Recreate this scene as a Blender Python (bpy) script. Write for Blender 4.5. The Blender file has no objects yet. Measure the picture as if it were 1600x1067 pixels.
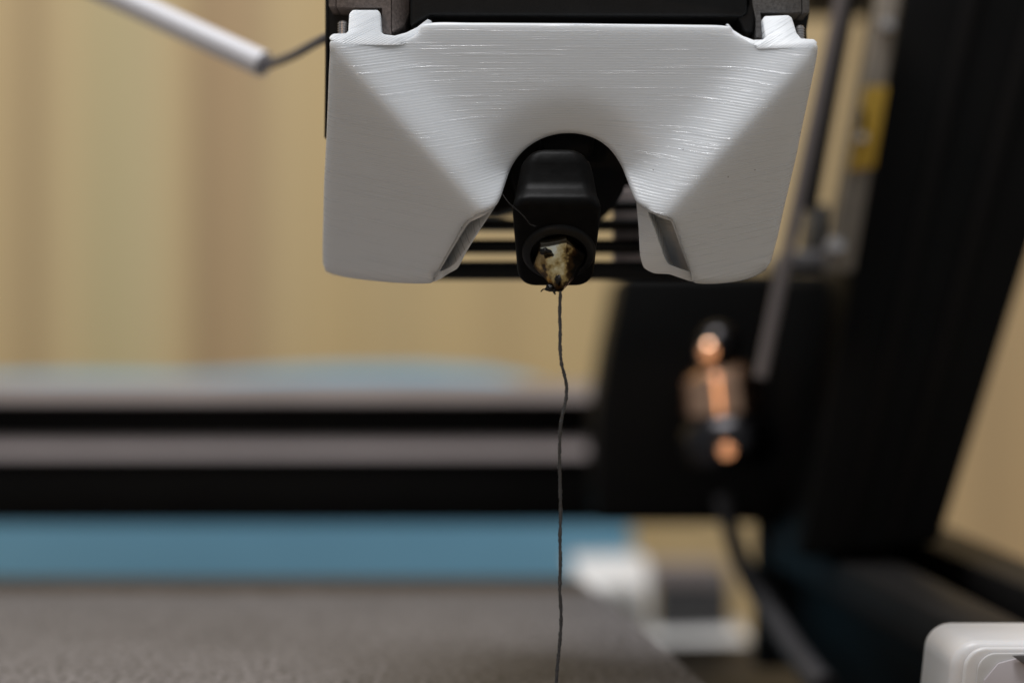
import bpy, bmesh, math, random
import numpy as np
from mathutils import Vector, Matrix, noise

random.seed(7)
scene = bpy.context.scene

# ------------------------------------------------------------------ camera
F = 3590.0                 # focal length in pixels of the 1600 px wide photograph
CAMZ = 0.150               # lens height above the table
cam_d = bpy.data.cameras.new('camera')
cam = bpy.data.objects.new('camera', cam_d)
scene.collection.objects.link(cam)
cam.location = (0, 0, CAMZ)
cam.rotation_euler = (math.radians(90), 0, 0)
cam_d.sensor_width = 22.3
cam_d.lens = 22.3 * F / 1600
cam_d.clip_start = 0.01
cam_d.clip_end = 20
cam_d.dof.use_dof = True
cam_d.dof.focus_distance = 0.333
cam_d.dof.aperture_fstop = 5.0
cam_d.dof.aperture_blades = 0
scene.camera = cam

# ------------------------------------------------------------------ world
world = bpy.data.worlds.new('World')
scene.world = world
world.use_nodes = True
bg = world.node_tree.nodes['Background']
bg.inputs[0].default_value = (0.90, 0.95, 1.0, 1)
bg.inputs[1].default_value = 0.27

# ------------------------------------------------------------------ lamps
def area(name, loc, target, size, power, col):
    l = bpy.data.lights.new(name, 'AREA')
    l.shape = 'RECTANGLE'
    l.size, l.size_y = size
    l.energy = power
    l.color = col
    o = bpy.data.objects.new(name, l)
    scene.collection.objects.link(o)
    o.location = loc
    o.rotation_euler = (Vector(target) - Vector(loc)).to_track_quat('-Z', 'Y').to_euler()
    return o
area('ceiling_lamp', (-0.12, 0.29, 1.00), (0.0, 0.55, 0.12), (0.40, 0.30), 6.8, (0.985, 0.985, 1.0))
area('desk_lamp', (-0.23, -0.35, 0.215), (0.05, 0.49, 0.13), (0.028, 0.034), 0.24, (1.0, 0.64, 0.38))

scene.view_settings.view_transform = 'Standard'
scene.view_settings.look = 'None'
scene.view_settings.exposure = 0.0
scene.view_settings.gamma = 1.0
scene.render.engine = 'CYCLES'
scene.cycles.use_denoising = True

# ------------------------------------------------------------------ helpers
def P(u, v, d):
    """photo pixel + distance in mm -> world point in metres"""
    d *= 0.001
    return Vector(((u - 800.0) / F * d, d, CAMZ + (533.5 - v) / F * d))

def mm(d):               # metres per photo pixel at distance d (mm)
    return d * 0.001 / F

MATS = {}
def mat(name, col, rough=0.5, metal=0.0, spec=0.5, var=0.0, vscale=300.0, bump=0.0, bscale=2000.0,
        sss=0.0, trans=0.0, coat=0.0):
    m = bpy.data.materials.new(name)
    m.use_nodes = True
    nt = m.node_tree
    b = nt.nodes['Principled BSDF']
    b.inputs['Base Color'].default_value = (*col, 1)
    b.inputs['Roughness'].default_value = rough
    b.inputs['Metallic'].default_value = metal
    b.inputs['Specular IOR Level'].default_value = spec
    b.inputs['Coat Weight'].default_value = coat
    b.inputs['Transmission Weight'].default_value = trans
    if sss:
        b.inputs['Subsurface Weight'].default_value = sss
        b.inputs['Subsurface Radius'].default_value = (1.0, 0.9, 0.8)
        b.inputs['Subsurface Scale'].default_value = 0.0012
    tc = nt.nodes.new('ShaderNodeTexCoord')
    if var:
        n = nt.nodes.new('ShaderNodeTexNoise'); n.inputs['Scale'].default_value = vscale
        n.inputs['Detail'].default_value = 6
        nt.links.new(tc.outputs['Object'], n.inputs['Vector'])
        r = nt.nodes.new('ShaderNodeValToRGB')
        r.color_ramp.elements[0].position = 0.3
        r.color_ramp.elements[1].position = 0.7
        r.color_ramp.elements[0].color = (*[c * (1 - var) for c in col], 1)
        r.color_ramp.elements[1].color = (*[min(1, c * (1 + var)) for c in col], 1)
        nt.links.new(n.outputs['Fac'], r.inputs[0])
        nt.links.new(r.outputs[0], b.inputs['Base Color'])
    if bump:
        n2 = nt.nodes.new('ShaderNodeTexNoise'); n2.inputs['Scale'].default_value = bscale
        n2.inputs['Detail'].default_value = 3
        nt.links.new(tc.outputs['Object'], n2.inputs['Vector'])
        bp = nt.nodes.new('ShaderNodeBump'); bp.inputs['Strength'].default_value = bump
        bp.inputs['Distance'].default_value = 0.0002
        nt.links.new(n2.outputs['Fac'], bp.inputs['Height'])
        nt.links.new(bp.outputs[0], b.inputs['Normal'])
    MATS[name] = m
    return m

def link(o, parent=None):
    scene.collection.objects.link(o)
    if parent is not None:
        o.parent = parent

def tag(o, label, cat, group=None):
    o['label'] = label
    o['category'] = cat
    if group: o['group'] = group

ORG = {}
def thing(name, label, cat, base, group=None):
    o = bpy.data.objects.new(name, None)
    o.empty_display_size = 0.01
    o.location = base
    scene.collection.objects.link(o)
    tag(o, label, cat, group)
    ORG[o.name] = Vector(base)
    return o

def build(name, verts, faces, material, parent=None, smooth=35, bevel=0.0, bseg=2, recalc=True):
    """one mesh object from world-space vertices"""
    verts = [Vector(v) for v in verts]
    if parent is None:
        lo = Vector((sum(v.x for v in verts) / len(verts), sum(v.y for v in verts) / len(verts), min(v.z for v in verts)))
    else:
        lo = ORG[parent.name]
    me = bpy.data.meshes.new(name)
    me.from_pydata([v - lo for v in verts], [], faces)
    bm = bmesh.new(); bm.from_mesh(me)
    if recalc:
        bmesh.ops.recalc_face_normals(bm, faces=bm.faces)
    if bevel > 0:
        es = [e for e in bm.edges if len(e.link_faces) == 2 and e.calc_face_angle(0) > math.radians(30)]
        bmesh.ops.bevel(bm, geom=es, offset=bevel, segments=bseg, affect='EDGES', profile=0.5, clamp_overlap=True)
    bm.to_mesh(me); bm.free()
    me.materials.append(material)
    if smooth:
        me.shade_smooth()
        me.set_sharp_from_angle(angle=math.radians(smooth))
    o = bpy.data.objects.new(name, me)
    if parent is None:
        o.location = lo
    link(o, parent)
    ORG[o.name] = lo
    return o

def prism(name, poly, d0, d1, material, parent=None, bevel=0.0003, bseg=2, slope=None, smooth=35):
    """polygon in photo pixels at distance d0 (or per-vertex list), extruded straight back to d1"""
    n = len(poly)
    ds = d0 if isinstance(d0, (list, tuple)) else [d0] * n
    fr = [P(u, v, d) for (u, v), d in zip(poly, ds)]
    bk = [Vector((p.x, d1 * 0.001 if not slope else p.y + slope * 0.001, p.z)) for p in fr]
    faces = [list(range(n)), list(range(2 * n - 1, n - 1, -1))]
    for i in range(n):
        j = (i + 1) % n
        faces.append([i, i + n, j + n, j])
    return build(name, fr + bk, faces, material, parent, smooth, bevel, bseg)

def box(name, lo, hi, material, parent=None, bevel=0.0005, bseg=2):
    (x0, y0, z0), (x1, y1, z1) = lo, hi
    v = [(x, y, z) for x in (x0, x1) for y in (y0, y1) for z in (z0, z1)]
    f = [(0, 1, 3, 2), (4, 6, 7, 5), (0, 4, 5, 1), (2, 3, 7, 6), (0, 2, 6, 4), (1, 5, 7, 3)]
    return build(name, v, f, material, parent, 35, bevel, bseg)

def tube_geo(pts, radii, n=16, caps=True, wob=None):
    pts = [Vector(p) for p in pts]
    if not isinstance(radii, (list, tuple)): radii = [radii] * len(pts)
    verts, faces = [], []
    up = Vector((0, 0, 1))
    t0 = (pts[1] - pts[0]).normalized()
    a = t0.cross(up if abs(t0.z) < 0.9 else Vector((1, 0, 0))).normalized()
    for i, p in enumerate(pts):
        t = (pts[min(i + 1, len(pts) - 1)] - pts[max(i - 1, 0)]).normalized()
        a = (a - t * a.dot(t)).normalized()
        b = t.cross(a)
        for k in range(n):
            w = 2 * math.pi * k / n
            r = radii[i] * (wob(i, k) if wob else 1)
            verts.append(p + (a * math.cos(w) + b * math.sin(w)) * r)
    for i in range(len(pts) - 1):
        for k in range(n):
            k2 = (k + 1) % n
            faces.append([i * n + k, i * n + k2, (i + 1) * n + k2, (i + 1) * n + k])
    if caps:
        faces.append(list(range(n - 1, -1, -1)))
        faces.append([(len(pts) - 1) * n + k for k in range(n)])
    return verts, faces

def tube(name, pts, radii, material, parent=None, n=16, wob=None, smooth=40):
    v, f = tube_geo(pts, radii, n, True, wob)
    return build(name, v, f, material, parent, smooth)

def lathe(name, base, axis, prof, material, parent=None, n=40, smooth=30, hexblend=None, phase=0.0):
    """prof: list of (height along axis, radius) in metres; hexblend: radius multiplier fn(i, angle)"""
    base = Vector(base); axis = Vector(axis).normalized()
    a = axis.cross(Vector((0, 1, 0)) if abs(axis.y) < 0.9 else Vector((1, 0, 0))).normalized()
    b = axis.cross(a)
    verts, faces = [], []
    for i, (h, r) in enumerate(prof):
        for k in range(n):
            w = 2 * math.pi * k / n + phase
            rr = r * (hexblend(i, w) if hexblend else 1)
            verts.append(base + axis * h + (a * math.cos(w) + b * math.sin(w)) * rr)
    for i in range(len(prof) - 1):
        for k in range(n):
            k2 = (k + 1) % n
            faces.append([i * n + k, i * n + k2, (i + 1) * n + k2, (i + 1) * n + k])
    faces.append(list(range(n - 1, -1, -1)))
    faces.append([(len(prof) - 1) * n + k for k in range(n)])
    return build(name, verts, faces, material, parent, smooth)

def catmull(pts, sub=8):
    pts = [Vector(p) for p in pts]
    out = []
    for i in range(len(pts) - 1):
        p0 = pts[max(i - 1, 0)]; p1 = pts[i]; p2 = pts[i + 1]; p3 = pts[min(i + 2, len(pts) - 1)]
        for k in range(sub):
            t = k / sub
            out.append(0.5 * ((2 * p1) + (p2 - p0) * t + (2 * p0 - 5 * p1 + 4 * p2 - p3) * t * t
                              + (3 * p1 - p0 - 3 * p2 + p3) * t ** 3))
    out.append(pts[-1])
    return out

# ------------------------------------------------------------------ materials
def node(nt, kind, **kw):
    n = nt.nodes.new(kind)
    for k, v in kw.items():
        setattr(n, k, v)
    return n

def math_node(nt, op, a, b=None):
    n = nt.nodes.new('ShaderNodeMath'); n.operation = op
    for i, s in enumerate((a, b)):
        if s is None: continue
        if isinstance(s, (int, float)): n.inputs[i].default_value = s
        else: nt.links.new(s, n.inputs[i])
    return n.outputs[0]

def printed_plastic(name, infill=False):
    """white filament-printed plastic: layer lines run along a tilted build plane"""
    m = bpy.data.materials.new(name); m.use_nodes = True
    nt = m.node_tree; b = nt.nodes['Principled BSDF']
    b.inputs['Base Color'].default_value = (0.69, 0.715, 0.74, 1)
    b.inputs['Roughness'].default_value = 0.42
    b.inputs['Subsurface Weight'].default_value = 0.9
    b.inputs['Subsurface Radius'].default_value = (1.0, 0.95, 0.9)
    b.inputs['Subsurface Scale'].default_value = 0.0030
    tc = nt.nodes.new('ShaderNodeTexCoord')
    sep = nt.nodes.new('ShaderNodeSeparateXYZ'); nt.links.new(tc.outputs['Object'], sep.inputs[0])
    if infill:
        L = math_node(nt, 'SUBTRACT', math_node(nt, 'MULTIPLY', sep.outputs[0], 0.62), sep.outputs[2])
        A = math_node(nt, 'ADD', sep.outputs[0], math_node(nt, 'MULTIPLY', sep.outputs[2], 0.62))
    else:
        L = math_node(nt, 'SUBTRACT', sep.outputs[2], math_node(nt, 'MULTIPLY', sep.outputs[1], 0.45))
        A = sep.outputs[0]
    # regular layers
    nz = nt.nodes.new('ShaderNodeTexNoise'); nz.inputs['Scale'].default_value = 90; nz.inputs['Detail'].default_value = 2
    nt.links.new(tc.outputs['Object'], nz.inputs['Vector'])
    wob = math_node(nt, 'MULTIPLY', nz.outputs['Fac'], 0.00008)
    Lw = math_node(nt, 'ADD', L, wob)
    period = 0.00036
    sn = math_node(nt, 'SINE', math_node(nt, 'MULTIPLY', Lw, 2 * math.pi / period))
    layer = math_node(nt, 'MULTIPLY', sn, 0.5)
    # uneven streaks that follow single layers
    cv = nt.nodes.new('ShaderNodeCombineXYZ')
    nt.links.new(math_node(nt, 'MULTIPLY', A, 60.0), cv.inputs[0])
    nt.links.new(math_node(nt, 'MULTIPLY', sep.outputs[1], 60.0), cv.inputs[1])
    nt.links.new(math_node(nt, 'MULTIPLY', L, 3600.0), cv.inputs[2])
    st = nt.nodes.new('ShaderNodeTexNoise'); st.inputs['Scale'].default_value = 1.0; st.inputs['Detail'].default_value = 3
    nt.links.new(cv.outputs[0], st.inputs['Vector'])
    mask = nt.nodes.new('ShaderNodeTexNoise'); mask.inputs['Scale'].default_value = 70
    nt.links.new(tc.outputs['Object'], mask.inputs['Vector'])
    mr = nt.nodes.new('ShaderNodeMapRange')
    mr.inputs['From Min'].default_value = 0.40; mr.inputs['From Max'].default_value = 0.62
    nt.links.new(mask.outputs['Fac'], mr.inputs['Value'])
    layer_m = math_node(nt, 'MULTIPLY', layer, math_node(nt, 'ADD', math_node(nt, 'MULTIPLY', mr.outputs[0], 0.6), 0.4))
    sp_ = nt.nodes.new('ShaderNodeMapRange'); sp_.inputs['From Min'].default_value = 0.57; sp_.inputs['From Max'].default_value = 0.68
    nt.links.new(st.outputs['Fac'], sp_.inputs['Value'])
    geo = nt.nodes.new('ShaderNodeNewGeometry')
    gs = nt.nodes.new('ShaderNodeSeparateXYZ'); nt.links.new(geo.outputs['True Normal'], gs.inputs[0])
    fm = nt.nodes.new('ShaderNodeMapRange')
    fm.inputs['From Min'].default_value = 0.12; fm.inputs['From Max'].default_value = 0.42
    fm.inputs['To Min'].default_value = 0.34; fm.inputs['To Max'].default_value = 0.8
    nt.links.new(gs.outputs[2], fm.inputs['Value'])
    lay_amp = fm.outputs[0]
    h = math_node(nt, 'ADD', math_node(nt, 'MULTIPLY', layer_m, lay_amp if not infill else 0.8),
                  math_node(nt, 'MULTIPLY', sp_.outputs[0], 1.0))
    bp = nt.nodes.new('ShaderNodeBump')
    bp.inputs['Strength'].default_value = 0.6
    bp.inputs['Distance'].default_value = 0.00007
    nt.links.new(h, bp.inputs['Height'])
    nt.links.new(bp.outputs[0], b.inputs['Normal'])
    # glossy strands: roughness varies per streak
    rr = nt.nodes.new('ShaderNodeMapRange')
    rr.inputs['From Min'].default_value = 0.52; rr.inputs['From Max'].default_value = 0.66
    rr.inputs['To Min'].default_value = 0.36; rr.inputs['To Max'].default_value = 0.14
    nt.links.new(st.outputs['Fac'], rr.inputs['Value'])
    nt.links.new(rr.outputs[0], b.inputs['Roughness'])
    # dirt specks
    vor = nt.nodes.new('ShaderNodeTexVoronoi'); vor.inputs['Scale'].default_value = 190
    nt.links.new(tc.outputs['Object'], vor.inputs['Vector'])
    lt = math_node(nt, 'LESS_THAN', vor.outputs['Distance'], 0.022)
    lo = nt.nodes.new('ShaderNodeTexNoise'); lo.inputs['Scale'].default_value = 45
    nt.links.new(tc.outputs['Object'], lo.inputs['Vector'])
    spk = math_node(nt, 'MULTIPLY', lt, math_node(nt, 'GREATER_THAN', lo.outputs['Fac'], 0.52))
    mx = nt.nodes.new('ShaderNodeMix'); mx.data_type = 'RGBA'
    mx.inputs['A'].default_value = (0.69, 0.715, 0.74, 1); mx.inputs['B'].default_value = (0.25, 0.24, 0.23, 1)
    nt.links.new(spk, mx.inputs['Factor'])
    nt.links.new(mx.outputs['Result'], b.inputs['Base Color'])
    return m

duct_m = printed_plastic('white_printed_plastic')
tab_m = printed_plastic('white_printed_infill', True)

black_m = mat('black_moulded_plastic', (0.007, 0.007, 0.007), 0.5, spec=0.25, var=0.25, bump=0.35, bscale=2500)
satin_m = mat('dark_grey_grained_plastic', (0.13, 0.125, 0.122), 0.5, var=0.3, vscale=2500, bump=0.7, bscale=3500)
warm_lit_satin_m = mat('warm_lit_grained_plastic', (0.19, 0.155, 0.14), 0.5, var=0.3, vscale=2500, bump=0.7, bscale=3500)  # left brackets: warm light tinted into the housing plastic's colour
rubber_m = mat('black_silicone', (0.0035, 0.0032, 0.003), 0.45, spec=0.08, var=0.4, vscale=500, bump=0.25, bscale=700)
lip_rubber_m = mat('black_silicone_lip', (0.0035, 0.0032, 0.003), 0.45, spec=0.25, var=0.3, vscale=500)
ano_m = mat('black_anodised', (0.0035, 0.0033, 0.0031), 0.5, spec=0.10, var=0.2, vscale=60)
lipmetal_m = mat('sheen_grey_aluminium', (0.275, 0.235, 0.225), 0.5, var=0.08, vscale=40)  # reflected light put into the grey, for beam lips and roller band
rodblack_m = mat('black_rod', (0.005, 0.005, 0.005), 0.35, spec=0.2)
steel_m = mat('steel', (0.6, 0.57, 0.56), 0.3, metal=1.0)
greyrod_m = mat('grey_rod_metal', (0.22, 0.19, 0.185), 0.42, metal=0.6)
chrome_m = mat('dark_chrome', (0.05, 0.048, 0.05), 0.26, metal=1.0)
copper_m = mat('copper', (0.62, 0.38, 0.25), 0.2, metal=1.0)
blue_m = mat('teal_blue_plastic', (0.215, 0.475, 0.645), 0.55, var=0.06, vscale=12)
whitepl_m = mat('white_plastic', (0.90, 0.88, 0.85), 0.4)
sleeve_m = mat('white_sleeve', (0.78, 0.77, 0.80), 0.4)
wire_m = mat('grey_wire', (0.10, 0.095, 0.11), 0.5)
frost_m = mat('frosted_plastic', (0.80, 0.78, 0.77), 0.38, sss=0.4, var=0.04, vscale=80)
frost_in_m = mat('frosted_plastic_inner', (0.66, 0.65, 0.64), 0.35, var=0.1, vscale=90)
paper_m = mat('grey_paper', (0.55, 0.51, 0.53), 0.6, var=0.06, vscale=60)
yellow_m = mat('yellow_tape', (0.60, 0.36, 0.03), 0.5, var=0.2, vscale=120)
slate_m = mat('slate_plastic', (0.012, 0.0145, 0.0155), 0.5, spec=0.2, var=0.15, vscale=60)
basedark_m = mat('dark_painted_steel', (0.012, 0.010, 0.009), 0.5, spec=0.2, var=0.3, vscale=60)
cable_m = mat('grey_cable', (0.045, 0.043, 0.046), 0.5, var=0.2, vscale=200)
fil_m = mat('black_filament', (0.014, 0.013, 0.013), 0.38, spec=1.0, bump=0.8, bscale=1800)
soot_m = mat('burnt_plastic', (0.006, 0.005, 0.004), 0.25, spec=0.3)
red_m = mat('dark_red_board', (0.10, 0.006, 0.008), 0.5)
wisp_m = mat('wisp', (0.06, 0.055, 0.05), 0.4)
bedplate_m = mat('brown_bed_plate', (0.060, 0.038, 0.020), 0.6, var=0.15, vscale=40)
shellblk_m = mat('heat_sink_black', (0.005, 0.005, 0.005), 0.45, spec=0.15, var=0.3, vscale=200)

# textured print sheet
bed_m = bpy.data.materials.new('textured_print_sheet'); bed_m.use_nodes = True
nt = bed_m.node_tree; b = nt.nodes['Principled BSDF']
tc = node(nt, 'ShaderNodeTexCoord')
n1 = node(nt, 'ShaderNodeTexNoise'); n1.inputs['Scale'].default_value = 800; n1.inputs['Detail'].default_value = 5
n2 = node(nt, 'ShaderNodeTexNoise'); n2.inputs['Scale'].default_value = 130; n2.inputs['Detail'].default_value = 4
for n in (n1, n2): nt.links.new(tc.outputs['Object'], n.inputs['Vector'])
r1 = node(nt, 'ShaderNodeValToRGB')
r1.color_ramp.elements[0].position = 0.41; r1.color_ramp.elements[0].color = (0.034, 0.032, 0.033, 1)
r1.color_ramp.elements[1].position = 0.61; r1.color_ramp.elements[1].color = (0.31, 0.286, 0.286, 1)
s = math_node(nt, 'ADD', math_node(nt, 'MULTIPLY', n1.outputs['Fac'], 0.9), math_node(nt, 'MULTIPLY', n2.outputs['Fac'], 0.1))
nt.links.new(s, r1.inputs[0]); nt.links.new(r1.outputs[0], b.inputs['Base Color'])
b.inputs['Roughness'].default_value = 0.5
bp = node(nt, 'ShaderNodeBump'); bp.inputs['Strength'].default_value = 0.9; bp.inputs['Distance'].default_value = 0.0003
nt.links.new(n1.outputs['Fac'], bp.inputs['Height']); nt.links.new(bp.outputs[0], b.inputs['Normal'])

# wood-grained wall
wall_m = bpy.data.materials.new('tan_wood_grain'); wall_m.use_nodes = True
nt = wall_m.node_tree; b = nt.nodes['Principled BSDF']
tc = node(nt, 'ShaderNodeTexCoord'); sp = node(nt, 'ShaderNodeSeparateXYZ')
nt.links.new(tc.outputs['Object'], sp.inputs[0])
WX0, WX1 = -0.30, 0.30
WD = 900.0
mp = node(nt, 'ShaderNodeMapRange')
mp.inputs['From Min'].default_value = WX0; mp.inputs['From Max'].default_value = WX1
nt.links.new(sp.outputs[0], mp.inputs['Value'])
wr = node(nt, 'ShaderNodeValToRGB')
def wpos(u): return (((u - 800) / F * WD * 0.001) - WX0) / (WX1 - WX0)
stops = [(-250, (0.40, 0.31, 0.17)), (0, (0.43, 0.33, 0.185)), (18, (0.43, 0.33, 0.185)), (48, (0.335, 0.25, 0.14)), (75, (0.42, 0.325, 0.185)), (120, (0.445, 0.36, 0.205)),
         (170, (0.415, 0.355, 0.205)), (230, (0.44, 0.37, 0.22)), (285, (0.445, 0.34, 0.19)), (312, (0.315, 0.225, 0.13)),
         (365, (0.365, 0.26, 0.15)), (400, (0.36, 0.265, 0.155)), (440, (0.445, 0.345, 0.195)), (520, (0.435, 0.33, 0.175)), (620, (0.42, 0.325, 0.18)),
         (700, (0.45, 0.345, 0.185)), (790, (0.415, 0.315, 0.17)), (880, (0.445, 0.34, 0.18)), (1080, (0.40, 0.31, 0.17)),
         (1220, (0.43, 0.335, 0.19)), (1500, (0.41, 0.305, 0.17)), (1545, (0.36, 0.265, 0.15)), (1590, (0.40, 0.295, 0.165))]
el = wr.color_ramp.elements
while len(el) > 1: el.remove(el[-1])
el[0].position = wpos(stops[0][0]); el[0].color = (*stops[0][1], 1)
for u, c in stops[1:]:
    e = el.new(wpos(u)); e.color = (*c, 1)
nt.links.new(mp.outputs[0], wr.inputs[0])
mpn = node(nt, 'ShaderNodeMapping'); mpn.inputs['Scale'].default_value = (130, 1, 2.2)
nt.links.new(tc.outputs['Object'], mpn.inputs['Vector'])
gn = node(nt, 'ShaderNodeTexNoise'); gn.inputs['Scale'].default_value = 1; gn.inputs['Detail'].default_value = 4
nt.links.new(mpn.outputs[0], gn.inputs['Vector'])
gm = node(nt, 'ShaderNodeMapRange'); gm.inputs['To Min'].default_value = 1.30; gm.inputs['To Max'].default_value = 1.68
nt.links.new(gn.outputs['Fac'], gm.inputs['Value'])
mx = node(nt, 'ShaderNodeMix', data_type='RGBA', blend_type='MULTIPLY')
mx.inputs['Factor'].default_value = 1
nt.links.new(wr.outputs[0], mx.inputs['A']); nt.links.new(gm.outputs[0], mx.inputs['B'])
mx2 = node(nt, 'ShaderNodeMix', data_type='RGBA', blend_type='MULTIPLY')
mx2.inputs['Factor'].default_value = 1
mx2.inputs['B'].default_value = (1.045, 0.995, 0.93, 1)
nt.links.new(mx.outputs['Result'], mx2.inputs['A'])
nt.links.new(mx2.outputs['Result'], b.inputs['Base Color'])
b.inputs['Roughness'].default_value = 0.6

# dirty nozzle metal, with reflection contrast painted into its colour
noz_m = bpy.data.materials.new('scorched_sheen_brass'); noz_m.use_nodes = True
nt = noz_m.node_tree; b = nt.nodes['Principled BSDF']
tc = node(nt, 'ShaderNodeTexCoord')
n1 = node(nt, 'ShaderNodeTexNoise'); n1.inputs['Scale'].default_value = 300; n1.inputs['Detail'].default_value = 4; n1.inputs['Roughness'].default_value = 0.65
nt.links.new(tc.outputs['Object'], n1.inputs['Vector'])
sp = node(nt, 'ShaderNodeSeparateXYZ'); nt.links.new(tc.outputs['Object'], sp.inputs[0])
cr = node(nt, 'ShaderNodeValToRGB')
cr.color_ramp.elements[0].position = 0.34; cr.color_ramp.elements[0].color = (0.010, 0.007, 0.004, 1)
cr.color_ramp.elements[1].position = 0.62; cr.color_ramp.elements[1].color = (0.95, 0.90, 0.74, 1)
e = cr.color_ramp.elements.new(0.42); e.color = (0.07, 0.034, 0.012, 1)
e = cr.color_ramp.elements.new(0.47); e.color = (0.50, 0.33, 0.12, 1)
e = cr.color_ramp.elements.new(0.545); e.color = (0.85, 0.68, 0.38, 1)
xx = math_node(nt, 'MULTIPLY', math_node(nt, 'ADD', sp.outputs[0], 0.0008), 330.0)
g = math_node(nt, 'MULTIPLY', math_node(nt, 'ABSOLUTE', xx), -0.20)  # sides painted darker, as if mirroring dark surroundings
zz = math_node(nt, 'MULTIPLY', sp.outputs[2], 30.0)  # upper part painted paler, standing in for a bright reflection
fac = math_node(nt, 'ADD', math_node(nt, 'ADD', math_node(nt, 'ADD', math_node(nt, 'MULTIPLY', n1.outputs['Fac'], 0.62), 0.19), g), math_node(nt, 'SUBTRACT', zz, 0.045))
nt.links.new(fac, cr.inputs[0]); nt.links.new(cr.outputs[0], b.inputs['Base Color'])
rr = node(nt, 'ShaderNodeMapRange'); rr.inputs['From Min'].default_value = 0.35; rr.inputs['From Max'].default_value = 0.6
rr.inputs['To Min'].default_value = 0.10; rr.inputs['To Max'].default_value = 0.17
nt.links.new(n1.outputs['Fac'], rr.inputs['Value']); nt.links.new(rr.outputs[0], b.inputs['Roughness'])
mt = node(nt, 'ShaderNodeMapRange'); mt.inputs['From Min'].default_value = 0.26; mt.inputs['From Max'].default_value = 0.36
nt.links.new(n1.outputs['Fac'], mt.inputs['Value']); nt.links.new(mt.outputs[0], b.inputs['Metallic'])
bp = node(nt, 'ShaderNodeBump'); bp.inputs['Strength'].default_value = 0.12; bp.inputs['Distance'].default_value = 0.0002
nt.links.new(n1.outputs['Fac'], bp.inputs['Height']); nt.links.new(bp.outputs[0], b.inputs['Normal'])

# ------------------------------------------------------------------ setting
w = box('wall', (-0.9, WD * 0.001, 0.0), (0.9, WD * 0.001 + 0.02, 0.9), wall_m, None, 0)
w['kind'] = 'structure'; w['label'] = 'tan wall with blurred vertical wood grain behind the printer'
w.location.x = 0; 
t = box('tabletop', (-0.9, -0.2, -0.025), (0.9, WD * 0.001 - 0.001, 0.0),
        mat('tan_table', (0.36, 0.27, 0.16), 0.5, var=0.1, vscale=15), None, 0.001)
t['kind'] = 'structure'; t['label'] = 'tan tabletop under the printer'

# blue panel standing behind the rear beam
poly = [(-420, 600), (60, 590), (260, 592), (360, 586), (500, 578), (650, 577), (760, 583), (830, 598), (890, 622), (950, 690),
        (984, 780), (990, 860), (988, 960), (980, 1010), (-420, 1010)]
D = 720
o = prism('storage_box', poly, D, D + 60, blue_m, None, 0.002, 3)
tag(o, 'smooth teal blue storage box out of focus behind the black rear beam', 'box')

# ------------------------------------------------------------------ print bed
H = 55.0
bed = thing('print_bed', 'grey grainy print bed with brown rear edge below the nozzle', 'print bed', (-0.09, 0.42, CAMZ - 0.060))
def bx(d, off=0): return (16.0 + (546 - d) * 0.0875 + off) * 0.001
zt = CAMZ - H * 0.001
def slab(name, d0, d1, off, z0, z1, m, parent, bev):
    v = []
    for z in (z0, z1):
        v += [(-0.22, d0 * .001, z), (bx(d0, off), d0 * .001, z), (bx(d1, off), d1 * .001, z), (-0.22, d1 * .001, z)]
    f = [(0, 1, 2, 3), (4, 5, 6, 7), (0, 1, 5, 4), (1, 2, 6, 5), (2, 3, 7, 6), (3, 0, 4, 7)]
    return build(name, v, f, m, parent, 35, bev, 2)
slab('plate', 288, 549, 0.6, zt - 0.0050, zt - 0.0012, bedplate_m, bed, 0.0006)
slab('print_sheet', 290, 506, -0.2, zt - 0.0011, zt, bed_m, bed, 0.0003)

# printer base under the bed
base = thing('printer_base', 'dark painted printer base below the bed, at the bottom edge', 'printer base', (0.0, 0.47, 0.0))
zb = CAMZ - 0.0885
box('base_plate', (-0.16, 0.30, 0.012), (0.105, 0.69, zb), basedark_m, base, 0.002, 3)
for sx in (-0.13, 0.085):
    for sy in (0.33, 0.63):
        lathe('foot', (sx, sy, 0.0), (0, 0, 1), [(0, .009), (0.002, .011), (0.0119, .011)], rubber_m, base, 20)
for (u, v) in ((1205, 1038), (1158, 1046)):
    d = 88.5 * F / (v - 533.5)
    p = P(u, v, d)
    lathe('screw', (p.x, p.y, zb), (0, 0, 1), [(0, .0022), (0.001, .0021), (0.0014, .0012)], greyrod_m, base, 16)

# ------------------------------------------------------------------ rear beam (slotted extrusion)
RB = 590
s = mm(RB)
def yz(v, dd): return ((RB + dd) * 0.001, CAMZ + (533.5 - v) * s)
def extr_x(name, prof, u0, u1, m, parent, bev=0.0003):
    x0, x1 = (u0 - 800) * s, (u1 - 800) * s
    n = len(prof)
    v = [(x0, y, z) for y, z in prof] + [(x1, y, z) for y, z in prof]
    f = [list(range(n)), list(range(2 * n - 1, n - 1, -1))] + [[i, (i + 1) % n, (i + 1) % n + n, i + n] for i in range(n)]
    return build(name, v, f, m, parent, 30, bev)
beam = thing('rear_beam', 'long black slotted aluminium beam with two grey lips across the background', 'beam', (-0.06, 0.60, CAMZ - 0.044))
extr_x('core', [yz(612, 7), yz(612, 30), yz(818, 30), yz(818, 0), yz(726, 0), yz(712, 7)], -500, 1100, ano_m, beam)
extr_x('lip', [yz(599, 9), yz(599, 16), yz(611, 16), yz(627, 6.5), yz(627, 0.4), yz(624, -0.3)], -500, 940, lipmetal_m, beam)
extr_x('lip', [yz(686, 6.5), yz(692, 6.9), yz(703, 6.9), yz(715, 4), yz(715, -1.2), yz(712, -1.8)], -500, 985, lipmetal_m, beam)

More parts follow.
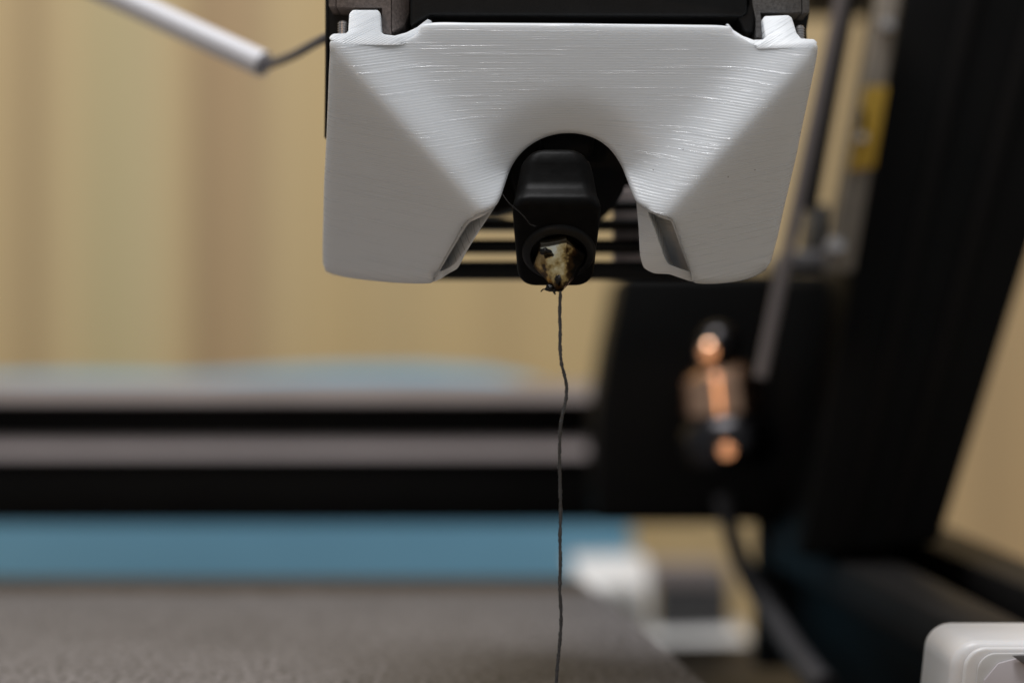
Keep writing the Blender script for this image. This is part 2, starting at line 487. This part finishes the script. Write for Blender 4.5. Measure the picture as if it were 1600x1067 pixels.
# ------------------------------------------------------------------ right-hand frame
blk = thing('motor_mount', 'black block joining the rear beam to the leaning frame post', 'mount', P(1110, 805, 520))
prism('block', [(974, 424), (950, 540), (934, 640), (930, 818), (1296, 818), (1330, 560), (1300, 424)], 512, 575, ano_m, blk, 0.002, 3)
prism('face_plate', [(1215, 436), (1290, 436), (1335, 540), (1330, 600), (1262, 780), (1205, 780)], 500, 511, ano_m, blk, 0.001)
prism('cable_clip', [(1318, 520), (1332, 518), (1348, 578), (1336, 584)], 494, 500, greyrod_m, blk, 0.0004)

post = thing('frame_post', 'thick black leaning frame post at the right of the picture', 'post', P(1360, 850, 480))
def pl(v): return 1409 - 0.184 * v
def pr(v): return 1733 - 0.313 * v
prism('extrusion', [(pl(-120), -120), (pr(-120), -120), (pr(848), 848), (pl(860), 870)], 466, 520, ano_m, post, 0.0012, 3)
for a in (0.30, 0.62):
    q = [(pl(v) + (pr(v) - pl(v)) * (a + e), v) for e, v in ((0, -118), (0.07, -118), (0.07, 835), (0, 835))]
    prism('rib', q, 464.6, 465.9, mat('post_rib_%d' % int(a * 100), (0.0055, 0.0045, 0.004), 0.5, spec=0.12), post, 0.0003)

bar = prism('crossbar', [(1262, -70), (1760, -70), (1760, 3), (1262, 3)], 545, 575, ano_m, None, 0.001)
tag(bar, 'dark crossbar peeking in along the top right edge', 'bar')

rod = thing('guide_rod', 'slim leaning grey rod between the white duct and the frame post', 'rod', P(1190, 575, 448))
tube('shaft', [P(1333, -90, 448), P(1188, 590, 448)], 10.5 * mm(448), greyrod_m, rod, 24)
tube('sleeve', [P(1334.5, -90, 453), P(1256, 330, 453)], 13.5 * mm(453), rodblack_m, rod, 24).location.x = 0.0009

strap = thing('side_bracket', 'grey strip with yellow tape bolted along the inner edge of the frame post', 'bracket', P(1310, 425, 460))
sm = mat('tan_grey_strip', (0.24, 0.205, 0.165), 0.5, var=0.2, vscale=60)
prism('strip', [(1376, -20), (1410, -20), (1334, 425), (1292, 425)], 458, 463, sm, strap, 0.0006)
prism('tape', [(1352, 135), (1388, 135), (1366, 262), (1326, 268)], 456.6, 457.8, yellow_m, strap, 0.0004)
prism('tape_mark', [(1345, 172), (1353, 172), (1350, 208), (1342, 208)], 455.6, 456.5, ano_m, strap, 0.0002)
for (u, v, r) in ((1386, 42, 12), (1346, 218, 9), (1305, 386, 15)):
    p = P(u, v, 457.5 if v != 218 else 456.4)
    lathe('bolt', p, (0, -1, 0.25), [(-0.0012, r * mm(456)), (0.001, r * mm(456)), (0.0016, r * 0.7 * mm(456))], steel_m, strap, 20)
prism('foot_bracket', [(1226, 392), (1322, 392), (1318, 418), (1222, 418)], 462, 490, mat('grey_bracket', (0.12, 0.115, 0.12), 0.5), strap, 0.0008)
prism('clamp', [(1272, 322), (1296, 318), (1290, 391), (1266, 391)], 464, 485, mat('dark_clamp', (0.05, 0.05, 0.052), 0.5), strap, 0.0008)

# shaft coupler
cp = thing('shaft_coupler', 'shiny copper and chrome coupler standing in front of the black block', 'coupler', P(1132, 720, 492))
k = mm(492) * 1.1; ax = Vector((-0.10, 0.0, 1)).normalized()
b0 = P(1140, 726, 492)
lathe('base_collar', b0, ax, [(0, 50 * k), (6 * k, 62 * k), (20 * k, 68 * k), (36 * k, 68 * k), (52 * k, 66 * k), (62 * k, 60 * k), (70 * k, 52 * k)], chrome_m, cp, 40)
lathe('copper_ring', b0 + ax * 70.5 * k, ax, [(0, 52 * k), (5 * k, 58 * k), (56 * k, 54.5 * k), (66 * k, 44 * k), (74 * k, 26 * k)], copper_m, cp, 40)
dome = [(0, 22 * k)] + [(26 * k + 30 * k * math.sin(a), 30 * k * math.cos(a)) for a in [math.radians(x) for x in range(-50, 86, 9)]]
lathe('cap', b0 + ax * 145 * k, ax, dome, chrome_m, cp, 40)
p = P(1136, 704, 480.8)
lathe('glint_disc', p, (-0.17, -1, 0.055), [(-0.001, 12 * k), (0.0006, 12 * k), (0.0010, 10 * k)], copper_m, cp, 20)  # added disc, turned to mirror the warm lamp as an orange spot
p = P(1108, 551, 486.8)
lathe('glint_disc', p, (-0.17, -1, 0.03), [(-0.001, 15 * k), (0.0006, 15 * k), (0.0012, 10 * k)], copper_m, cp, 20)  # second added disc for an orange glint, on the cap

# base side beam, running towards the viewer at the lower right
sb = thing('side_beam', 'dark slotted base beam running to the lower right corner', 'beam', P(1420, 1010, 430))
A = P(1262, 880, 520); B = P(1830, 1190, 345)
dirv = (B - A).normalized(); side = dirv.cross(Vector((0, 0, 1))).normalized(); up = side.cross(dirv)
A = A - side * 0.010; B = B - side * 0.010
def obox(name, a, b, w0, w1, h0, h1, m, parent, bev=0.0006):
    v = [q + side * w + up * h for q in (a, b) for w in (w0, w1) for h in (h0, h1)]
    f = [(0, 1, 3, 2), (4, 6, 7, 5), (0, 4, 5, 1), (2, 3, 7, 6), (0, 2, 6, 4), (1, 5, 7, 3)]
    return build(name, v, f, m, parent, 35, bev, 2)
obox('core', A, B, -0.016, 0.016, -0.022, 0.000, ano_m, sb)
grey_edge = mat('dark_grey_edge', (0.014, 0.013, 0.0125), 0.5, spec=0.15, var=0.2, vscale=40)
obox('rail', A, B, -0.020, -0.007, 0.0004, 0.009, grey_edge, sb)
obox('rail', A, B, 0.007, 0.020, 0.0004, 0.009, grey_edge, sb)
obox('end_plate', A - dirv * 0.006, A - dirv * 0.0004, -0.021, 0.021, -0.024, 0.012, slate_m, sb)

# hanging grey cable
pts = catmull([P(1128, 775, 505), P(1140, 820, 503), P(1160, 880, 500), P(1192, 938, 494), P(1228, 995, 480), P(1268, 1050, 460), P(1290, 1075, 452)], 8)
o = tube('hanging_cable', pts, [13 * mm(500) + i * 0.000022 for i in range(len(pts))], cable_m, None, 18)
tag(o, 'grey cable curving down from under the black block', 'cable')

# roller with white cap at the back right corner of the bed
ro = thing('tension_roller', 'white capped glossy metal roller lying behind the right corner of the bed', 'roller', P(1050, 1003, 680))
k6 = mm(680)
cx = P(960, 935, 680)
X = Vector((1, 0, 0))
tinm = mat('grey_drum', (0.05, 0.048, 0.048), 0.3)
pl0 = P(1024, 941, 678)
lathe('drum', pl0, X, [(0, 52 * k6), (3 * k6, 57 * k6), (108 * k6, 57 * k6), (112 * k6, 52 * k6)], tinm, ro, 48)
prism('cap', [(890, 872), (1004, 870), (1014, 880), (1017, 996), (960, 996), (930, 930), (900, 906)], [690, 690, 688, 668, 668, 678, 683], None, whitepl_m, ro, 0.0010, 3, slope=12)
prism('cap_step', [(930, 912), (1004, 912), (1008, 936), (948, 936)], 664, 676, whitepl_m, ro, 0.0006)
prism('bracket', [(1018, 884), (1128, 884), (1134, 914), (1018, 914)], 668, 688, lipmetal_m, ro, 0.0006)  # grey band stands in for the reflection on the roller's top
prism('reflection_strip', [(1018, 980), (1156, 974), (1172, 1002), (1012, 1002)], [675, 675, 655, 655], None, whitepl_m, ro, 0.0008, 3, slope=6)  # white strip stands in for the roller's bright lower reflection

# frosted tub at the lower right
tub = thing('frosted_tub', 'frosted white plastic tub with rounded corner, cropped by the lower right corner', 'tub', (P(1600, 1100, 318).x, 0.335, 0.0))
kt = mm(318)
def rrect(l, t, r, bt, rad, lean=0.0, n=7):
    pts = []
    for i in range(n + 1):
        a = math.pi + i * (math.pi / 2) / n
        pts.append((l + rad + rad * math.cos(a), t + rad + rad * math.sin(a)))
    for i in range(n + 1):
        a = -math.pi / 2 + i * (math.pi / 2) / n
        pts.append((r - rad + rad * math.cos(a), t + rad + rad * math.sin(a)))
    pts += [(r, bt), (l - lean, bt)]
    return pts
kt = mm(330)
vb = 533.5 + 0.150 / kt * 0.999
prism('body', rrect(1486, 1001, 1960, vb, 44, 120), 330, 353, frost_m, tub, 0.0016, 4)
prism('rim', rrect(1506, 1011, 1940, vb - 60, 36, 112), 328.9, 329.95, frost_m, tub, 0.0005, 3)
prism('window_panel', rrect(1527, 1020, 1930, vb - 70, 30, 106), 328.2, 328.85, frost_in_m, tub, 0.0003)
prism('paper_slip', [(1560, 1036), (1590, 1028), (1680, 1062), (1700, 1200), (1520, 1200), (1538, 1062)], 327.7, 328.15, paper_m, tub, 0.0001)
prism('paper_slip', [(1582, 1024), (1640, 1022), (1660, 1046), (1620, 1050), (1598, 1036)], 327.0, 327.6, MATS['grey_bracket'], tub, 0.0001)

# ------------------------------------------------------------------ x gantry behind the duct
gan = thing('gantry_carriage', 'black carriage with horizontal rails seen behind the nozzle block', 'carriage', P(800, 436, 385))
prism('carriage_block', [(540, 40), (930, 40), (930, 290), (775, 330), (600, 330)], 372, 400, ano_m, gan, 0.0008)
for (v0, v1, dd) in ((343, 358, 372), (374, 394, 373), (408, 436, 372)):
    prism('rail', [(600, v0), (1150, v0), (1150, v1), (600, v1)], dd, dd + 8, rodblack_m, gan, 0.0006, 3)
prism('rail', [(955, 314), (1150, 314), (1150, 327), (940, 327)], 373, 380, rodblack_m, gan, 0.0006, 3)
prism('end_plate', [(958, 292), (1148, 292), (1148, 410), (958, 410)], 384, 388, mat('pinkish_grey_metal', (0.72, 0.62, 0.60), 0.4, var=0.1), gan, 0.0006)
prism('housing_plate', [(931, 200), (1030, 200), (1030, 291), (931, 291)], 378, 382, ano_m, gan, 0.0006)

# ------------------------------------------------------------------ hot end
hot = thing('hot_end', 'brass nozzle in a black silicone sock hanging under the white duct', 'hot end', P(872, 455, 332))
AL = math.radians(45)
nrm = Vector((0, -math.sin(AL), -math.cos(AL)))
e2 = Vector((0, math.cos(AL), -math.sin(AL)))
e1 = Vector((1, 0, 0))
kk = mm(333)
C = P(869, 388, 333)       # centre of the sock's underside
def rr_ring(hw0, hw1, hl, rad, off, n=6):
    """rounded rectangle ring in the underside plane; hw0 half width at front edge, hw1 at rear edge"""
    out = []
    for cx_, cy_, a0 in ((1, 1, 0), (-1, 1, 90), (-1, -1, 180), (1, -1, 270)):
        for i in range(n + 1):
            a = math.radians(a0 + 90 * i / n)
            y = cy_ * (hl - rad) + rad * math.sin(a)
            hw = hw0 + (hw1 - hw0) * (y + hl) / (2 * hl)
            x = cx_ * (hw - rad) + rad * math.cos(a)
            out.append(C + e1 * x + e2 * y + Vector(off) * 0.001)
    return out
hl = 62 * kk / math.sin(AL)
rings = []
for dy, dz_, dx, rad in ((0, 0, 11, 2.0), (0, .12, 6, 2.2), (.05, .35, 2.6, 2.3), (.15, .75, .8, 2.5), (.3, 1.2, 0, 2.6), (.55, 1.6, .4, 2.6), (1.1, 2.1, 1.2, 2.6),
                        (1.7, 2.6, 2.2, 2.6), (2.1, 3.1, 4, 2.6), (2.5, 4.2, 6, 2.6), (3.0, 7.0, 10, 2.8), (3.2, 8.6, 13, 3.0), (3.5, 9.6, 18, 3.2), (4.2, 10.2, 26, 2.4)):
    rings.append(rr_ring(70 * kk - dx * kk, 59 * kk - dx * kk, hl - dx * kk, rad * 0.001, (0, dy, dz_)))
n = len(rings[0])
verts = [p for r in rings for p in r]
faces = [[i * n + j, i * n + (j + 1) % n, (i + 1) * n + (j + 1) % n, (i + 1) * n + j] for i in range(len(rings) - 1) for j in range(n)]
faces += [list(range(n)), list(range(len(verts) - n, len(verts)))]
sock = build('silicone_sock', verts, faces, rubber_m, hot, 50)
# raised lip round the nozzle
NC = P(873, 408, 0.1)
NCp = C + e1 * (4 * kk) + e2 * (5 * kk / math.sin(AL))
R0 = 52 * kk
lipprof = [(-0.0004, R0 * 1.12), (0.0003, R0 * 1.10), (0.0007, R0 * 1.0), (0.0008, R0 * 0.86), (0.0005, R0 * 0.80), (-0.0003, R0 * 0.78)]
lathe('lip', NCp, nrm, lipprof, lip_rubber_m, sock, 48, 50)
# nozzle: hexagonal shank, cone, flat tip
def hexr(w): 
    w = (w % (math.pi / 3)) - math.pi / 6
    return math.cos(math.pi / 6) / math.cos(w)
prof = [(0.0004, 0.0036), (0.0022, 0.0036), (0.0024, 0.0035), (0.0040, 0.00262), (0.0056, 0.00176), (0.0070, 0.00100), (0.0076, 0.00072), (0.0079, 0.00055), (0.0080, 0.0003)]
hb = [1, 1, 1, 1, 1, .7, 0, 0, 0]
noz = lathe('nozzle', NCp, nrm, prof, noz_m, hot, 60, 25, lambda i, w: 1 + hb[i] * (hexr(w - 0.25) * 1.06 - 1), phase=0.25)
TIP = NCp + nrm * 0.0080
# burnt plastic blobs
def blob(name, c, r, parent, m, seed, sc=(1, 1, 1)):
    bm = bmesh.new(); bmesh.ops.create_icosphere(bm, subdivisions=3, radius=1)
    vs = []
    for v in bm.verts:
        f = 1 + 0.45 * noise.noise(v.co * 1.7 + Vector((seed, 0, 0)))
        vs.append(Vector(c) + Vector((v.co.x * sc[0], v.co.y * sc[1], v.co.z * sc[2])) * r * f)
    fs = [[v.index for v in f.verts] for f in bm.faces]
    bm.free()
    return build(name, vs, fs, m, parent, 80)
blob('burnt_blob', P(852, 393, 328.9), 0.00060, noz, soot_m, 1, (1.5, 1, 0.8))
blob('burnt_blob', P(872, 436, 327.0), 0.00050, noz, soot_m, 5, (0.9, 1, 1.3))
blob('burnt_blob', P(863, 449, 329.4), 0.00080, noz, soot_m, 6, (1.3, 1, 0.8))
tube('burnt_thread', catmull([P(862, 450, 328), P(855, 453, 328), P(849, 452, 328), P(845, 456, 328)], 5), 0.00009, soot_m, noz, 8)
tube('burnt_thread', catmull([P(866, 452, 328), P(866, 457, 328), P(868, 460, 328)], 5), [0.0002] * 6 + [0.00012] * 5, soot_m, noz, 8)
# round heat-sink shroud behind the sock
lathe('heat_sink_shroud', P(886, 272, 371), (0, -1, -0.02), [(0, 91 * mm(365)), (0.018, 91 * mm(352)), (0.0188, 86 * mm(352))], shellblk_m, hot, 64)
prism('fan_grille', [(842, 200), (930, 200), (925, 245), (845, 245)], 345, 351, shellblk_m, hot, 0.0008, 3)

# black strand of filament oozing from the nozzle
pp = [(875.5, 454), (875.2, 470), (874.6, 494), (875.4, 515), (875, 539), (877, 566), (881, 582), (884.8, 600), (885.2, 612), (883.5, 629), (878.8, 647), (876, 665),
      (874.6, 690), (874.2, 720), (875, 758), (876, 800), (875, 840), (875.5, 880), (874.6, 920), (876.6, 955), (876, 985), (873, 1020), (870.5, 1045), (868.5, 1080), (867, 1105)]
d_t = TIP.y * 1000
pts = catmull([P(u, v, d_t + 0.4 + 0.2 * math.sin(i)) for i, (u, v) in enumerate(pp)], 14)
rad = [0.000235 * (1 + 0.16 * noise.noise(Vector((i * 0.31, 3, 0))) + 0.10 * math.sin(i * 1.9)) for i in range(len(pts))]
o = tube('filament_strand', pts, rad, fil_m, None, 10,
         wob=lambda i, k: 1 + 0.34 * noise.noise(Vector((i * 0.6, k * 0.9, 1.3))) + 0.14 * math.sin(k * 1.2566 + i * 0.5), smooth=60)
tag(o, 'thin black wavy filament strand hanging from the nozzle to the bed', 'filament')
pts = catmull([P(785, 303, 329), P(795, 317, 327), P(810, 330, 325), P(821, 341, 324.5), P(828, 350, 324.5), P(838, 354, 324.5)], 6)
o = tube('plastic_wisp', pts, 0.00002, wisp_m, None, 6)
tag(o, 'hair-thin plastic wisp strung from the duct arch to the silicone sock', 'wisp')

# ------------------------------------------------------------------ white printed duct
duct = thing('fan_duct', 'white printed plastic fan duct with arched cut-out and twin outlets', 'fan duct', P(870, 443, 345))
D0 = 333.0
pairs = [  # inner boundary point, outer boundary point
    ((509, 424), (504.5, 411)), ((522, 429), (504, 395)), ((545, 434), (504.5, 365)), ((585, 439), (505.5, 325)), ((630, 442.5), (506.5, 285)),
    ((665, 443), (508, 255)), ((677, 440), (509, 235)), ((681, 427), (510, 215)), ((703, 388), (512, 165)), ((726, 349), (514, 110)),
    ((743, 337), (515.5, 82)), ((760, 330), (516, 66)), ((775, 321), (527, 66)), ((783, 306), (545, 70)), ((789, 288), (575, 70.5)), ((797, 266), (606, 70)),
    ((806, 250), (628, 66)), ((818, 236), (650, 55)), ((832, 225), (668, 37)), ((850, 215.5), (740, 36)), ((870, 210), (820, 36.5)), ((890, 208.5), (900, 37)),
    ((910, 210.5), (980, 38)), ((930, 217), (1070, 39)), ((947, 228), (1134, 41)), ((960, 242), (1146, 51)), ((972, 262), (1162, 61)), ((980, 282), (1180, 71)),
    ((987, 300), (1200, 75)), ((995, 316), (1230, 76)), ((1010, 326), (1258, 75)), ((1030, 335), (1275, 70)), ((1051, 344), (1277, 84)),
    ((1063, 378), (1269, 125)), ((1079, 424), (1252, 205)), ((1083, 440), (1245, 240)), ((1098, 443.5), (1238, 270)), ((1130, 442.5), (1225, 325)),
    ((1160, 438), (1215, 370)), ((1180, 431), (1209, 392)), ((1196, 421), (1204.5, 408))]
def spline2(pts, sub):
    return [(p.x, p.y) for p in catmull([Vector((a, b_, 0)) for a, b_ in pts], sub)]
SUB = 7
inn = np.array(spline2([p[0] for p in pairs], SUB)); out = np.array(spline2([p[1] for p in pairs], SUB))
NS = len(inn); NT = 72
tt = np.linspace(0, 1, NT)
tt = 0.5 - 0.5 * np.cos(np.pi * tt) * 0.55 - 0.45 * (0.5 - tt) * 1.0    # a little denser at both edges
tt = (tt - tt[0]) / (tt[-1] - tt[0])
UV = inn[:, None, :] * (1 - tt)[None, :, None] + out[:, None, :] * tt[None, :, None]

def seg_dist(pts, poly):
    best = np.full(pts.shape[:-1], 1e9)
    for a, b_ in zip(poly[:-1], poly[1:]):
        ab = b_ - a
        L2 = max(1e-9, (ab ** 2).sum())
        t_ = np.clip(((pts - a) @ ab) / L2, 0, 1)
        dd = np.sqrt((((pts - a) - t_[..., None] * ab) ** 2).sum(-1))
        best = np.minimum(best, dd)
    return best

def softplus(x, r):      # smooth max(x, 0)
    return 0.5 * (x + np.sqrt(x * x + r * r))

def line_s(U, V, a, b_, sgn):
    dx, dy = b_[0] - a[0], b_[1] - a[1]
    L = math.hypot(dx, dy)
    return sgn * ((U - a[0]) * (-dy) + (V - a[1]) * dx) / L

def rnd(x, r):           # quarter-round fillet drop for distance x from an edge
    q = np.clip(1 - x / r, 0, 1)
    return r * (1 - np.sqrt(1 - q * q * 0.985))

ARCH = inn[10 * SUB:30 * SUB + 1]
BOT_L = inn[:7 * SUB]; BOT_R = inn[35 * SUB:]
SIDE_L = out[:10 * SUB]; SIDE_R = out[32 * SUB:]
TOPC = out[18 * SUB:24 * SUB + 1]
ARCHC = inn[15 * SUB:26 * SUB + 1]
def duct_depth(U, V):
    U = np.asarray(U, float); V = np.asarray(V, float)
    pts = np.stack([U, V], -1)
    px = 0.0936
    d = -(V - 40) * 0.10 * px
    sl = line_s(U, V, (520, 74), (744, 322), 1)
    sr = line_s(U, V, (1274, 84), (1050, 330), -1)
    for s_, wv, kf, ks in ((sl, 74, 0.68, 0.95), (sr, 74, 0.68, 0.95)):
        fan = -kf * (softplus(s_ + wv, 30) - softplus(s_, 20)) * px
        d = d + fan + ks * softplus(s_, 20) * px
    # the middle bows back over the arch, like a soft funnel
    da = seg_dist(pts, ARCHC)
    d = d + 0.42 * px * softplus(52 - da, 26)
    d = d + px * rnd(seg_dist(pts, ARCH), 7)
    d = d + px * rnd(seg_dist(pts, BOT_L), 16) + px * rnd(seg_dist(pts, BOT_R), 16)
    d = d + px * rnd(seg_dist(pts, SIDE_L), 13) + px * rnd(seg_dist(pts, SIDE_R), 13)
    d = d + px * rnd(seg_dist(pts, TOPC), 5)
    return D0 + d

DD = duct_depth(UV[..., 0], UV[..., 1])
front = [P(UV[i, j, 0], UV[i, j, 1], DD[i, j]) for i in range(NS) for j in range(NT)]
verts = list(front)
faces = []
for i in range(NS - 1):
    for j in range(NT - 1):
        faces.append([i * NT + j, (i + 1) * NT + j, (i + 1) * NT + j + 1, i * NT + j + 1])
# walls going straight back from the whole outline
loop = [i * NT for i in range(NS)] + [(NS - 1) * NT + j for j in range(1, NT)] + [i * NT + NT - 1 for i in range(NS - 2, -1, -1)] + [j for j in range(NT - 2, 0, -1)]
YB = 0.368
st = len(verts)
def back_pt(li, y=None):
    i_, j_ = divmod(li, NT)
    if j_ == 0:
        e = UV[i_, 0]; q = UV[i_, -1] - e; ln = np.linalg.norm(q); q = q / ln
        e = e + q * min(16.0, 0.12 * ln)
        return P(e[0], e[1], YB * 1000)
    p_ = front[li]
    return Vector((p_.x, YB, p_.z))
for li in loop:
    verts.append(back_pt(li))
nl = len(loop)
for a in range(nl):
    b2 = (a + 1) % nl
    faces.append([loop[a], loop[b2], st + b2, st + a])
# back cover
st2 = len(verts)
for i in range(NS):
    for j in (0, NT - 1):
        p = back_pt(i * NT + j); verts.append(Vector((p.x, YB + 0.0002, p.z)))
for i in range(NS - 1):
    faces.append([st2 + 2 * i, st2 + 2 * i + 1, st2 + 2 * i + 3, st2 + 2 * i + 2])
build('body', verts, faces, duct_m, duct, 50)

# ledges with the upright mounting tabs
def fl(v, v0, d0): return d0 + (v0 - v) * 0.0936 * 0.95
def tabpart(poly, vcrest):
    us = np.linspace(min(p_[0] for p_ in poly) + 14, max(p_[0] for p_ in poly) - 14, 20)
    k1, k0 = np.polyfit(us, duct_depth(us, np.full(20, vcrest + 3.0)), 1)
    ds = [fl(v, vcrest, k0 + k1 * u + 0.05) for (u, v) in poly]
    prism('mounting_tab', poly, ds, None, tab_m, duct, 0.00016, 2, slope=5.0)
tabpart([(514, 61), (516, 56), (521, 53), (540, 52.5), (544, 49), (545.5, 22), (551, 16), (590, 16), (594.5, 21), (595.5, 50), (600, 54), (617, 56), (635, 51),
         (652, 42.5), (668, 30), (675, 33), (668, 48), (652, 60), (638, 70), (612, 71), (545, 70.5), (525, 66)], 70)
tabpart([(1134, 38), (1138, 37), (1146, 47), (1160, 56), (1177, 62.5), (1192, 62), (1196, 58), (1191, 31), (1195, 25.5), (1232, 24), (1237.5, 28), (1245, 52), (1252, 60.5),
         (1272, 61.5), (1277, 66), (1276, 71), (1258, 76), (1184, 76.5), (1166, 70), (1146, 56)], 76)
# outlets
def outlet(name, outer, od, hole, hd, shift, depth, bs):
    def dens(loop_, dd_):
        pts_ = [Vector((a, b_, c)) for (a, b_), c in zip(loop_, dd_)]
        m_ = len(pts_); res = []
        for i in range(m_):
            p0, p1, p2, p3 = pts_[i - 1], pts_[i], pts_[(i + 1) % m_], pts_[(i + 2) % m_]
            for k_ in range(4):
                t_ = k_ / 4
                c1 = (p2 - p0) * 0.32; c2 = (p3 - p1) * 0.32
                res.append(p1 * (2 * t_**3 - 3 * t_**2 + 1) + c1 * (t_**3 - 2 * t_**2 + t_) + p2 * (-2 * t_**3 + 3 * t_**2) + c2 * (t_**3 - t_**2))
        return [(q.x, q.y) for q in res], [q.z for q in res]
    outer, od = dens(outer, od); hole, hd = dens(hole, hd)
    v = [P(u, vv, d) for (u, vv), d in zip(outer, od)]
    no = len(v)
    # resample: bridge outer loop to hole loop by nearest index
    h = [P(u, vv, d) for (u, vv), d in zip(hole, hd)]
    assert len(h) == no
    inner = [p + Vector(shift) * 0.001 + Vector((0, depth * 0.001, 0)) for p in h]
    verts = v + h + inner + [P(u + bs, vv - 8, YB * 1000) for (u, vv) in outer]
    f = []
    for i in range(no):
        j = (i + 1) % no
        f.append([i, j, no + j, no + i])
        f.append([no + i, no + j, 2 * no + j, 2 * no + i])
        f.append([i, j, 3 * no + j, 3 * no + i])
    f.append([2 * no + i for i in range(no)])
    build(name, verts, f, duct_m, duct, 40, 0, 2)
def dz(pts, add): return [float(duct_depth(u, v)) + a for (u, v), a in zip(pts, add)]
ol = [(743, 337), (760, 330), (775, 321), (752, 356), (728, 395), (721, 409), (714, 420), (700, 428), (688, 436), (677, 440), (681, 427), (726, 349)]
hl_ = [(744, 343), (758, 336), (768, 330), (748, 360), (726, 392), (718, 403), (711, 412), (702, 418), (694, 422), (686, 424), (689, 420), (729, 353)]
ad = [.1, .1, .1, 1.8, 2.5, 2.6, 2.6, 2.2, 1.0, .1, .1, .1]
ha = [.6, .8, 1.0, 1.8, 2.4, 2.6, 2.4, 2.0, 1.2, .8, .6, .5]
outlet('outlet', ol, dz(ol, ad), hl_, dz(hl_, ha), (-2.5, 0, -0.4), 7, -16)
orr = [(995, 316), (1010, 326), (1030, 335), (1051, 344), (1063, 378), (1079, 424), (1083, 440), (1062, 434), (1045, 428.5), (1022, 427), (1006, 418), (1000, 398), (998, 360), (996, 335)]
hr_ = [(1012, 331), (1020, 334), (1032, 340), (1049, 347), (1061, 380), (1076, 421), (1077, 424), (1061, 419), (1050, 415), (1044, 412), (1038, 402), (1032, 385), (1023, 360), (1016, 342)]
ad = [.1, .1, .1, .1, .1, .1, .1, 1.6, 2.4, 3.5, 4, 4.5, 4, 2.5]
ha = [.8, .5, .4, .3, .3, .4, .5, 1.1, 1.6, 2.2, 2.4, 2.4, 2.0, 1.4]
outlet('outlet', orr, dz(orr, ad), hr_, dz(hr_, ha), (1.5, 0, 0.0), 8, 16)

# ------------------------------------------------------------------ fan housing above the duct
hou = thing('fan_housing', 'black plastic fan housing with grained corner brackets above the white duct', 'fan housing', P(885, 60, 345))
def pz(u, v): return float(duct_depth(u, v))
dl = D0 + 4.2
prism('corner_bracket', [(525.5, -70), (611, -70), (611, 54), (597, 52), (597, 12.5), (525.5, 11.5)], dl, 365, warm_lit_satin_m, hou, 0.00012)
prism('corner_bracket', [(513.5, -70), (524.6, -70), (524.6, 11), (513.5, 10.5)], dl + 0.1, 365, warm_lit_satin_m, hou, 0.00012)
prism('corner_web', [(612, -70), (640, -70), (640, 20), (632, 40), (612, 50)], [dl + 0.2, dl + 3, dl + 3, dl + 2, dl + 0.2], 365, warm_lit_satin_m, hou, 0.0002)
prism('shroud', [(641, -70), (1168, -70), (1168, 20), (1160, 27), (1140, 26), (672, 24), (658, 32), (641, 42)], dl - 0.4, 366, black_m, hou, 0.0006, 3)
prism('corner_web', [(1152, 25), (1169, 8), (1169, -70), (1180, -70), (1184, 20), (1178, 52), (1162, 52)], dl + 0.6, 366, black_m, hou, 0.0008, 3)
prism('corner_bracket', [(1170, -70), (1252, -70), (1252.5, 20), (1188, 20), (1194, 60), (1181, 58), (1181, 30), (1176, 8)], dl + 0.1, 366, satin_m, hou, 0.00012)
prism('corner_bracket', [(1253.4, -70), (1264.5, -70), (1265, 20), (1253.4, 21)], dl + 0.2, 366, satin_m, hou, 0.00012)
prism('recess_wall', [(513.5, 11), (600, 11), (600, 62), (513.5, 62)], dl + 8, 368, black_m, hou, 0)
prism('recess_wall', [(1186, 20), (1265, 20), (1260, 48), (1261, 66), (1186, 66)], dl + 8, 368, black_m, hou, 0)
prism('recess_wall', [(600, 11), (1186, 11), (1186, 66), (600, 66)], dl + 14, 370, black_m, hou, 0)
prism('circuit_board', [(990, 24), (1066, 24), (1066, 34), (990, 34)], dl + 9, dl + 11, red_m, hou, 0.0001)
def screw(u, v0, v1, d, r):
    p = P(u, v1, d); kq = mm(d)
    nth = 5; h = (v1 - v0) * kq
    prof = [(0, r * kq)]
    for i in range(nth):
        prof += [(h * (i + 0.15) / nth, r * kq), (h * (i + 0.5) / nth, r * kq), (h * (i + 0.65) / nth, r * 0.8 * kq), (h * (i + 0.98) / nth, r * 0.8 * kq)]
    prof += [(h, r * 0.8 * kq), (h + 2 * kq, r * 0.5 * kq)]
    lathe('screw', p, (0, 0, 1), prof, steel_m, hou, 24)
screw(535.5, 35, 54, dl + 0.8, 8.0)
screw(1250, 42, 62, dl + 0.8, 7.5)
prism('side_plate', [(508, -70), (512.5, -70), (513, 60), (511, 130), (508, 215), (506.5, 215), (508, 100)], 345, 368, black_m, hou, 0.0001)

# ------------------------------------------------------------------ cable at the left
cab = thing('cable_lead', 'thin grey wire with a thick white sleeve left of the fan housing', 'cable', P(405, 105, 405))
tube('wire', catmull([P(385, 98, 408), P(408, 103, 405), P(430, 98, 400), P(460, 86, 392), P(485, 72, 382), P(508, 60, 369), P(530, 52, 366)], 8), 7 * mm(395), wire_m, cab, 14)
tube('sleeve', catmull([P(40, -68, 425), P(180, -6, 420), P(300, 50, 413), P(370, 82, 409), P(412, 101, 406)], 8), 20 * mm(412), sleeve_m, cab, 24)
